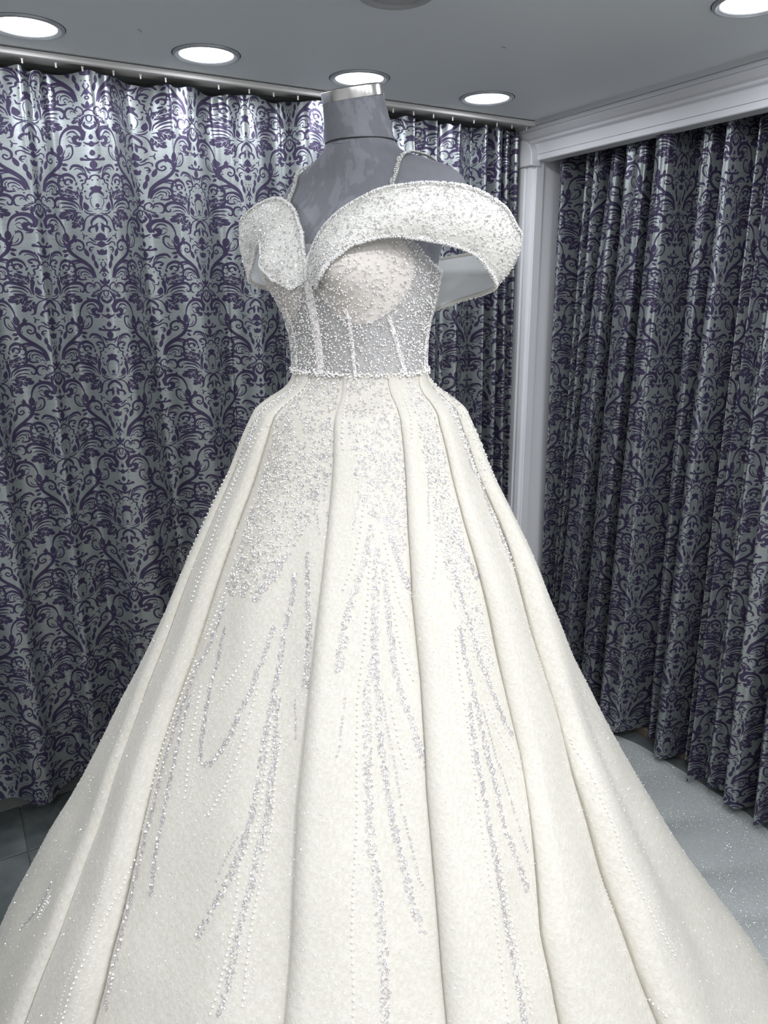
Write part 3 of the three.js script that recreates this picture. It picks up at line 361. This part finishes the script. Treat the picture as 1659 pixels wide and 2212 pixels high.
// thin beaded shoulder straps lying on the form
const STRAPS = [];
for (const m of [1, -1]) {
  const P = [], x0 = 0.112; let ym = 0.2; for (let y = 0.2; y < 0.38; y += 0.0005) if (TORSO(y, 1) > x0 + 0.002 || y < 0.3) ym = y;
  const n = 26; for (let i = 0; i <= n; i++) { const y = lerp(0.235, ym, Math.sin(i / n * Math.PI / 2)); P.push(torso(phiAt(x0, y), y, 0.004)); } for (let i = n - 1; i >= 0; i--) { const y = lerp(0.19, ym, Math.sin(i / n * Math.PI / 2)); P.push(torso(phiAt(x0, y, true), y, 0.004)); }
  const c = new THREE.CatmullRomCurve3(P.map((p) => V(m * p.x, p.y + WAIST, p.z))), N = c.getSpacedPoints(120); STRAPS.push(N);
  part('shoulder_strap', sheet(range(120), [-1, -0.6, 0, 0.6, 1], (s, w) => { const i = Math.round(s * 120), p = N[i], o = V(p.x, 0, p.z).normalize(); return [p.x + w * 0.0042, p.y + 0.0012 * (1 - w * w), p.z]; }), M.band, gown);
}

// ---------- beadwork ----------
const pearlGeo = new THREE.IcosahedronGeometry(1, 1); { const p = pearlGeo.attributes.position; pearlGeo.setAttribute('normal', p.clone()); }
const ringG = new THREE.TorusGeometry(1, 0.27, 5, 10), chipGeo = new THREE.CircleGeometry(1, 5);
const beads = { pearls: [], sequins: [], glitter: [] };
const Z = V(0, 0, 1), Q = new THREE.Quaternion(), MX = new THREE.Matrix4(), tint = new THREE.Color();
function put(kind, p, n, r, wild = 0.35) { const d = n.clone().add(V(gauss(), gauss(), gauss()).multiplyScalar(wild)).normalize(); beads[kind].push({ p: V(p.x, p.y + WAIST, p.z), q: Q.setFromUnitVectors(Z, d).clone(), r }); }
const pearl = (p, n, r = 0.0017) => put('pearls', p.clone().addScaledVector(n, r * 0.75), n, r * (0.9 + 0.2 * rnd()));
const sequin = (p, n, r = 0.00158, wild = 0.26) => put('sequins', p.clone().addScaledVector(n, 0.0009), n, r * (0.92 + 0.16 * rnd()), wild);
const chip = (p, n, r = 0.0009, wild = 0.6) => put('glitter', p.clone().addScaledVector(n, 0.0008), n, r * (0.7 + 0.6 * rnd()), wild);
function along(P, step, fn) { // walk a polyline of [degrees, -mm] on the skirt
  for (let i = 0; i < P.length - 1; i++) { const a = P[i], b = P[i + 1], pa = skirtAt(a[0], -a[1] / 1000), pb = skirtAt(b[0], -b[1] / 1000), n = Math.max(1, Math.round(pa.distanceTo(pb) / step)); for (let k = 0; k < n; k++) { const t = (k + 0.5) / n; fn(lerp(a[0], b[0], t), -lerp(a[1], b[1], t) / 1000, (i + t) / (P.length - 1)); } }
}
const WIDE = [
  { w: 13, p: [[44.5, -248], [43.4, -303], [42.8, -334], [42.4, -395], [40.7, -438], [40.2, -450], [40.1, -509], [40.1, -595], [40.4, -636], [41.1, -677], [41.6, -732], [41.8, -786], [41.8, -834]] },
  { w: 10, p: [[42.5, -401], [42.8, -451], [42.8, -514], [43.6, -564], [44.1, -596], [44.9, -638], [45.9, -676], [46.8, -720], [48.1, -751]] },
  { w: 11, p: [[43.2, -219], [41, -257], [39.3, -283], [37.4, -310], [35.3, -348], [34.7, -379], [34, -418]] },
  { w: 10, p: [[48.8, -210], [49.7, -246], [51.6, -280], [53, -306], [54.7, -327]] },
  { w: 9, p: [[46, -273], [46.4, -312], [46.4, -348], [46.9, -381], [47.1, -419], [47.8, -447], [50, -498], [51, -531], [52.2, -562]] },
  { w: 10, p: [[72, -239], [74.3, -268], [76.6, -302], [77.5, -322]] },
  { w: 10, p: [[68.5, -294], [68.4, -343], [69.2, -380], [70.1, -422], [70.7, -447], [70.9, -480], [72.1, -509], [72.7, -529], [73.9, -554]] },
  { w: 10, p: [[65.1, -372], [64.8, -398], [64.7, -422], [65.1, -463], [64.9, -508], [65, -555], [65.5, -586], [65.2, -627], [65.4, -660], [66, -690], [66.5, -711], [67.1, -743]] },
  { w: 9, p: [[63.1, -478], [62.8, -503], [62.2, -553], [62.2, -592], [62, -627], [61.7, -654], [61.4, -695], [61.2, -720], [60.9, -756], [60.7, -793], [60.4, -836], [60.1, -865]] },
  { w: 10, p: [[18.6, -292], [18.8, -333], [18.3, -366], [17.9, -394], [18, -425], [17.8, -484], [17.7, -523], [18, -559], [18, -590], [18.1, -623], [17.4, -664], [15.8, -714], [14.1, -748], [12.7, -782]] },
  { w: 11, p: [[19, -468], [20.4, -542], [20.6, -577], [21.1, -611], [20.7, -645], [20.4, -673], [20.3, -713], [19.6, -766], [19.5, -810], [19.2, -850]] },
  { w: 9, p: [[21.9, -262], [23.2, -306], [24, -336], [25.2, -366], [25.6, -404], [25.8, -451]] },
  { w: 9, p: [[14.8, -370], [13.9, -406], [12.8, -435], [12.3, -461], [10.6, -499], [9.3, -533], [7.6, -559], [5.2, -582]] },
  { w: 10, p: [[-3.8, -354], [-4.4, -390], [-4.9, -433], [-6.9, -464], [-7, -497], [-7.1, -525], [-6.7, -568], [-6.1, -599], [-5.6, -630], [-4.7, -660], [-4, -701], [-2.6, -772], [-1.6, -827], [-0.6, -872], [0.3, -919]] },
  { w: 7, p: [[-0.7, -389], [-0.1, -438], [0.2, -482], [1.5, -520], [2.4, -550], [3.8, -582]] },
  { w: 7, p: [[-5.2, -502], [-4.6, -532], [-3.9, -562], [-2.7, -598], [-2.3, -624], [-1.2, -659], [-0.5, -696], [0.6, -734], [1.5, -766]] },
  { w: 6, p: [[-24.5, -876], [-24.8, -915], [-27.5, -972], [-28.6, -997]] },
  { w: 13, p: [[14, -271], [12.2, -292], [10, -317], [7.6, -339]] },
  { w: 12, p: [[128.6, -18], [102.6, -76], [95.3, -156], [100, -183], [97.4, -208], [96.4, -236], [96.8, -272], [96.3, -317]] }];
const THIN = [
  { p: [[43.6, -451], [44.5, -501], [45.4, -540], [46.3, -601], [47.1, -636], [47.9, -669], [48.1, -687], [49.1, -703]] },
  { p: [[66.5, -486], [67, -540], [67.2, -566], [68, -589], [68.2, -620], [68.5, -661], [69.1, -700]] },
  { p: [[24.1, -136], [25.6, -187]] },
  { p: [[22.5, -177], [23.8, -211], [25.3, -236]] },
  { p: [[27, -200], [28.3, -226]] },
  { p: [[35.6, -450], [35, -485], [34.6, -515], [34.2, -527]] },
  { p: [[39.6, -170], [37.9, -199], [36.4, -229]] },
  { p: [[68.6, -142], [64.5, -190], [62.7, -223]] },
  { p: [[23.2, -462], [24.2, -490], [24.8, -519]] },
  { p: [[16.3, -648], [14.8, -680], [13.8, -712]] }];
const ROWS = [
  { p: [[42.2, -257], [40.6, -341], [39.6, -394], [38.1, -457], [38, -563], [38, -603], [37.4, -687], [37.3, -747], [37.6, -792], [37.5, -831]] },
  { p: [[40.7, -185], [39.1, -231], [37.5, -268], [34.3, -309]] },
  { p: [[46.2, -226], [48.1, -274], [49.4, -321], [50.7, -343], [52.7, -361]] },
  { p: [[47.9, -333], [48.6, -375], [49.7, -413], [51.7, -446]] },
  { p: [[45.3, -456], [46, -490], [47, -531], [48.3, -557]] },
  { p: [[66.2, -201], [64.1, -250], [61.4, -288], [60.1, -302]] },
  { p: [[63.8, -371], [62.5, -416], [62.2, -455], [61.8, -496], [61.3, -548], [60.6, -597], [60.1, -637], [59.6, -686], [59.4, -721], [58.7, -770], [58.2, -815], [57.7, -853]] },
  { p: [[68.2, -487], [69.1, -523], [70.8, -555], [72.3, -575], [73.2, -600]] },
  { p: [[62.3, -648], [62.5, -677], [62.1, -717], [62, -746], [61.8, -796], [61.8, -836], [61.7, -866]] },
  { p: [[10.3, -391], [8.6, -424], [6.6, -448], [3.6, -478]] },
  { p: [[13.8, -456], [13.4, -489], [12.8, -528], [12.5, -554], [11.6, -586], [10.3, -613], [9, -641]] },
  { p: [[-8, -453], [-9, -489], [-9.1, -529], [-9, -573], [-8.5, -603], [-7.5, -636], [-7.1, -675], [-6.8, -703], [-6.1, -736], [-5.5, -779], [-4.9, -845], [-4.7, -896], [-4.2, -947]] },
  { p: [[-2.9, -480], [-1, -530], [0, -568], [1.3, -599], [2.3, -626], [2.4, -637]] },
  { p: [[18.5, -499], [19, -551], [19.5, -602], [19.4, -643], [17.6, -678], [18.6, -738], [18.6, -788], [18.3, -830], [17.8, -854]] },
  { p: [[21.3, -515], [21.4, -569], [22.2, -618], [21.9, -680], [21.5, -749], [21.8, -792], [22.3, -838]] },
  { p: [[96.5, -233], [97.1, -285], [96.5, -343], [95.6, -394], [93.8, -427], [94.4, -474], [93.1, -522], [92.9, -568], [91.7, -608], [90.8, -649], [90, -692], [89.7, -726], [88.6, -768], [88.6, -851], [89.1, -903], [89.7, -926]] },
  { p: [[85.8, -792], [84.7, -884], [84.3, -917], [84.3, -943], [84.7, -973]] },
  { p: [[-30.6, -35], [-28.4, -94], [-34.7, -179], [-37.7, -226], [-37.8, -282], [-38.5, -339]] },
  { p: [[-13.2, -9], [-12.7, -71], [-19.4, -151], [-21.5, -234]] },
  { p: [[31.2, -32], [31.9, -63], [32.1, -93], [32.9, -111]] },
  { p: [[69.1, -35], [65.8, -63], [63.3, -97]] },
  { p: [[-20.9, -869], [-21.9, -895], [-22.6, -924]] },
  { p: [[-22.9, -142], [-22.6, -197], [-19, -263], [-16.8, -328], [-16, -373]] },
  { p: [[-5.1, -334], [-6.2, -378], [-7.1, -423]] }];
const FIELDS = [
  { p: [[-18.7, -1], [22.6, 4], [28.7, -128], [24.3, -190], [16.4, -263], [13, -308], [4.8, -336], [-5.8, -349], [-7.1, -235], [-6.6, -110], [-12.6, -31]], rings: 950, pearls: 700 },
  { p: [[27.7, 4], [60.9, 3], [59.8, -61], [57.8, -166], [56.4, -253], [52, -271], [47.3, -217], [42.7, -209], [37.9, -169], [35.8, -93]], rings: 560, pearls: 200 },
  { p: [[79.7, 0], [87.5, -32], [81.1, -89], [79.8, -155], [77.5, -247], [74.6, -301], [67.5, -314], [65.1, -258], [66.5, -170], [67.2, -99], [70.2, -49]], rings: 260, pearls: 700 },
  { p: [[128.8, -8], [111, -55], [110.1, -129], [106.2, -191], [95.2, -174], [93.2, -102], [92.7, -56]], rings: 60, pearls: 260 },
  { p: [[65.1, -258], [74.5, -280], [76.1, -373], [75.2, -454], [70.1, -465], [66.2, -407], [64.6, -338]], rings: 60, pearls: 330 },
  { p: [[-33.6, -2], [-18.2, -40], [-19.9, -117], [-38.1, -128], [-35.3, -37]], rings: 40, pearls: 160 }];
const onSkirt = (deg, d, fn, ...o) => { const p = skirtAt(deg, d); fn(p, skirtNormal(deg, d), ...o); };
for (const { w, p } of WIDE) along(p, 0.0033, (deg, d, t) => { const R = SKIRT_R(d), half = w * 0.00053 * (0.75 + 0.35 * t); for (let k = 0; k < 4; k++) if (rnd() < 0.62) { const o = (rnd() * 2 - 1) * half; onSkirt(deg + o / R / D, d + gauss() * 0.002, rnd() < 0.9 ? sequin : pearl); } if (rnd() < 0.3) onSkirt(deg + gauss() * half / R / D, d, chip, 0.0014, 0.5); });
for (const { p } of THIN) along(p, 0.0058, (deg, d) => { if (rnd() < 0.88) onSkirt(deg + gauss() * 0.0006 / SKIRT_R(d) / D, d + gauss() * 0.0008, sequin); });
for (const { p } of ROWS) along(p, 0.0086, (deg, d) => { onSkirt(deg + gauss() * 0.0006 / SKIRT_R(d) / D, d, pearl, 0.0018); });
// finer rows of seed pearls running beside the big ones
for (const { p } of ROWS) for (const o of [0.012, -0.015]) if (rnd() < 0.7) along(p, 0.0062, (deg, d) => { if (rnd() < 0.8) onSkirt(deg + (o + gauss() * 0.0006) / SKIRT_R(d) / D, d, pearl, 0.0009); });
const inside = (P, x, y) => { let c = false; for (let i = 0, j = P.length - 1; i < P.length; j = i++) if ((P[i][1] > y) !== (P[j][1] > y) && x < (P[j][0] - P[i][0]) * (y - P[i][1]) / (P[j][1] - P[i][1]) + P[i][0]) c = !c; return c; };
for (const { p, rings, pearls } of FIELDS) { const xs = p.map((q) => q[0]), ys = p.map((q) => q[1]), x0 = Math.min(...xs), x1 = Math.max(...xs), y0 = Math.min(...ys), y1 = Math.max(...ys);
  for (let n = 0, guard = 0; n < rings + pearls && guard < 60000; guard++) { const x = lerp(x0, x1, rnd()), y = lerp(y0, y1, rnd()); if (rnd() > SKIRT_R(-y / 1000) / SKIRT_R(-y0 / 1000) || !inside(p, x, y)) continue; onSkirt(x, -y / 1000, n < rings ? sequin : pearl, n < rings ? 0.0016 : 0.0014); if (rnd() < 0.25) onSkirt(x + gauss(), -y / 1000, chip, 0.0011); n++; } }
for (let n = 0; n < 14000; n++) { const d = Math.pow(rnd(), 0.6) * 1.3, deg = lerp(-50, 130, rnd()); onSkirt(deg, d, chip, 0.001, 0.7); }
// bodice
for (let n = 0; n < 7600; n++) { const deg = lerp(-112, 142, rnd()), v = rnd(), p = bodiceAt(deg, v, 0.008), nn = torsoNormal(deg * D, p.y); const k = rnd(); k < 0.62 ? pearl(p, nn, rnd() < 0.4 ? 0.0015 : 0.0011) : k < 0.86 ? sequin(p, nn, 0.0015, 0.5) : chip(p, nn, 0.0013, 0.5); }
for (let n = 0; n < 380; n++) { const deg = lerp(-112, 142, rnd()), p = torso(deg * D, gauss() * 0.004 + 0.001, 0.011); pearl(p, torsoNormal(deg * D, 0), rnd() < 0.5 ? 0.0018 : 0.0013); }
for (let n = 0; n < 260; n++) { const s = n % 2 ? 1 : -1, deg = s * lerp(66, 128, rnd()), p = bodiceAt(deg, 1, 0.008); p.y += gauss() * 0.0025; pearl(p, torsoNormal(deg * D, p.y), 0.0016); }
for (const [a0, a1, w, h] of BONES) for (let n = 0; n < 90; n++) { const t = rnd(), y = h * t, a = lerp(a0, a1, t) * D + gauss() * 0.5 * w / 0.12; (rnd() < 0.5 ? pearl : sequin)(torso(a, y, 0.0092), torsoNormal(a, y), 0.0013); }
// sleeves and their edges
for (const B of BANDS) {
  const nrm = (s, t) => bandAt(B, s, t, 0.01).sub(bandAt(B, s, t)).normalize();
  for (let n = 0; n < 3000; n++) { const s = Math.pow(rnd(), 0.9) * 0.98, t = rnd(), p = bandAt(B, s, t, 0.002), nn = nrm(s, t), k = rnd(); k < 0.16 ? sequin(p, nn, 0.0015, 0.4) : k < 0.5 ? pearl(p, nn, 0.0011) : chip(p, nn, 0.0013, 0.55); }
  for (const t of [0, 1]) for (let n = 0; n < 1500; n++) { const s = lerp(t ? 0 : 0.12, 1, rnd()), c = bandAt(B, s, t), nn = nrm(s, Math.abs(t - 0.04)), d = nn.clone().add(V(gauss(), gauss() + (t ? 0.5 : -0.5), gauss()).multiplyScalar(0.8)).normalize(); const k = rnd(); (k < 0.75 ? pearl : sequin)(c.addScaledVector(d, 0.0034), d, 0.0013); }
}
for (const N of STRAPS) for (let n = 0; n < 620; n++) { const p = N[Math.floor(rnd() * N.length)].clone(); p.y -= WAIST; const w = rnd() * 2 - 1, d = V(0, 0.5, p.z > 0 ? 0.6 : -0.2).add(V(gauss(), gauss(), gauss()).multiplyScalar(0.3)).normalize(); p.x += w * 0.0045; (rnd() < 0.7 ? pearl : chip)(p.addScaledVector(d, 0.001), d, 0.0011); }
// glitter threads on the train
for (let n = 0; n < 12000; n++) { const w = lerp(35, 130, rnd()), R = lerp(0.8, 1.16, rnd()), a = w * D, p = V(R * Math.sin(a), 0.016 + 0.12 * Math.pow(clamp(1 - (R - 0.6) / 0.57, 0, 1), 3) - WAIST, R * Math.cos(a)).applyAxisAngle(V(0, 1, 0), -TURN); chip(p, V(0, 1, 0), 0.0008, 0.8); }
for (const [kind, geo, mat, label] of [['pearls', pearlGeo, M.pearl, 'small round ivory pearls sewn over the gown'], ['sequins', ringG, M.sequin, 'tiny silver ring sequins in rows and streaks'], ['glitter', chipGeo, M.chip, 'fine glitter flecks on the tulle']]) {
  const L = beads[kind], m = shade(new THREE.InstancedMesh(geo, mat, L.length)); L.forEach((b, i) => m.setMatrixAt(i, MX.compose(b.p, b.q, V(b.r, b.r, b.r)))); m.name = kind; m.userData = { kind: 'stuff', label }; gown.add(m);
}
renderer.render(scene, camera);
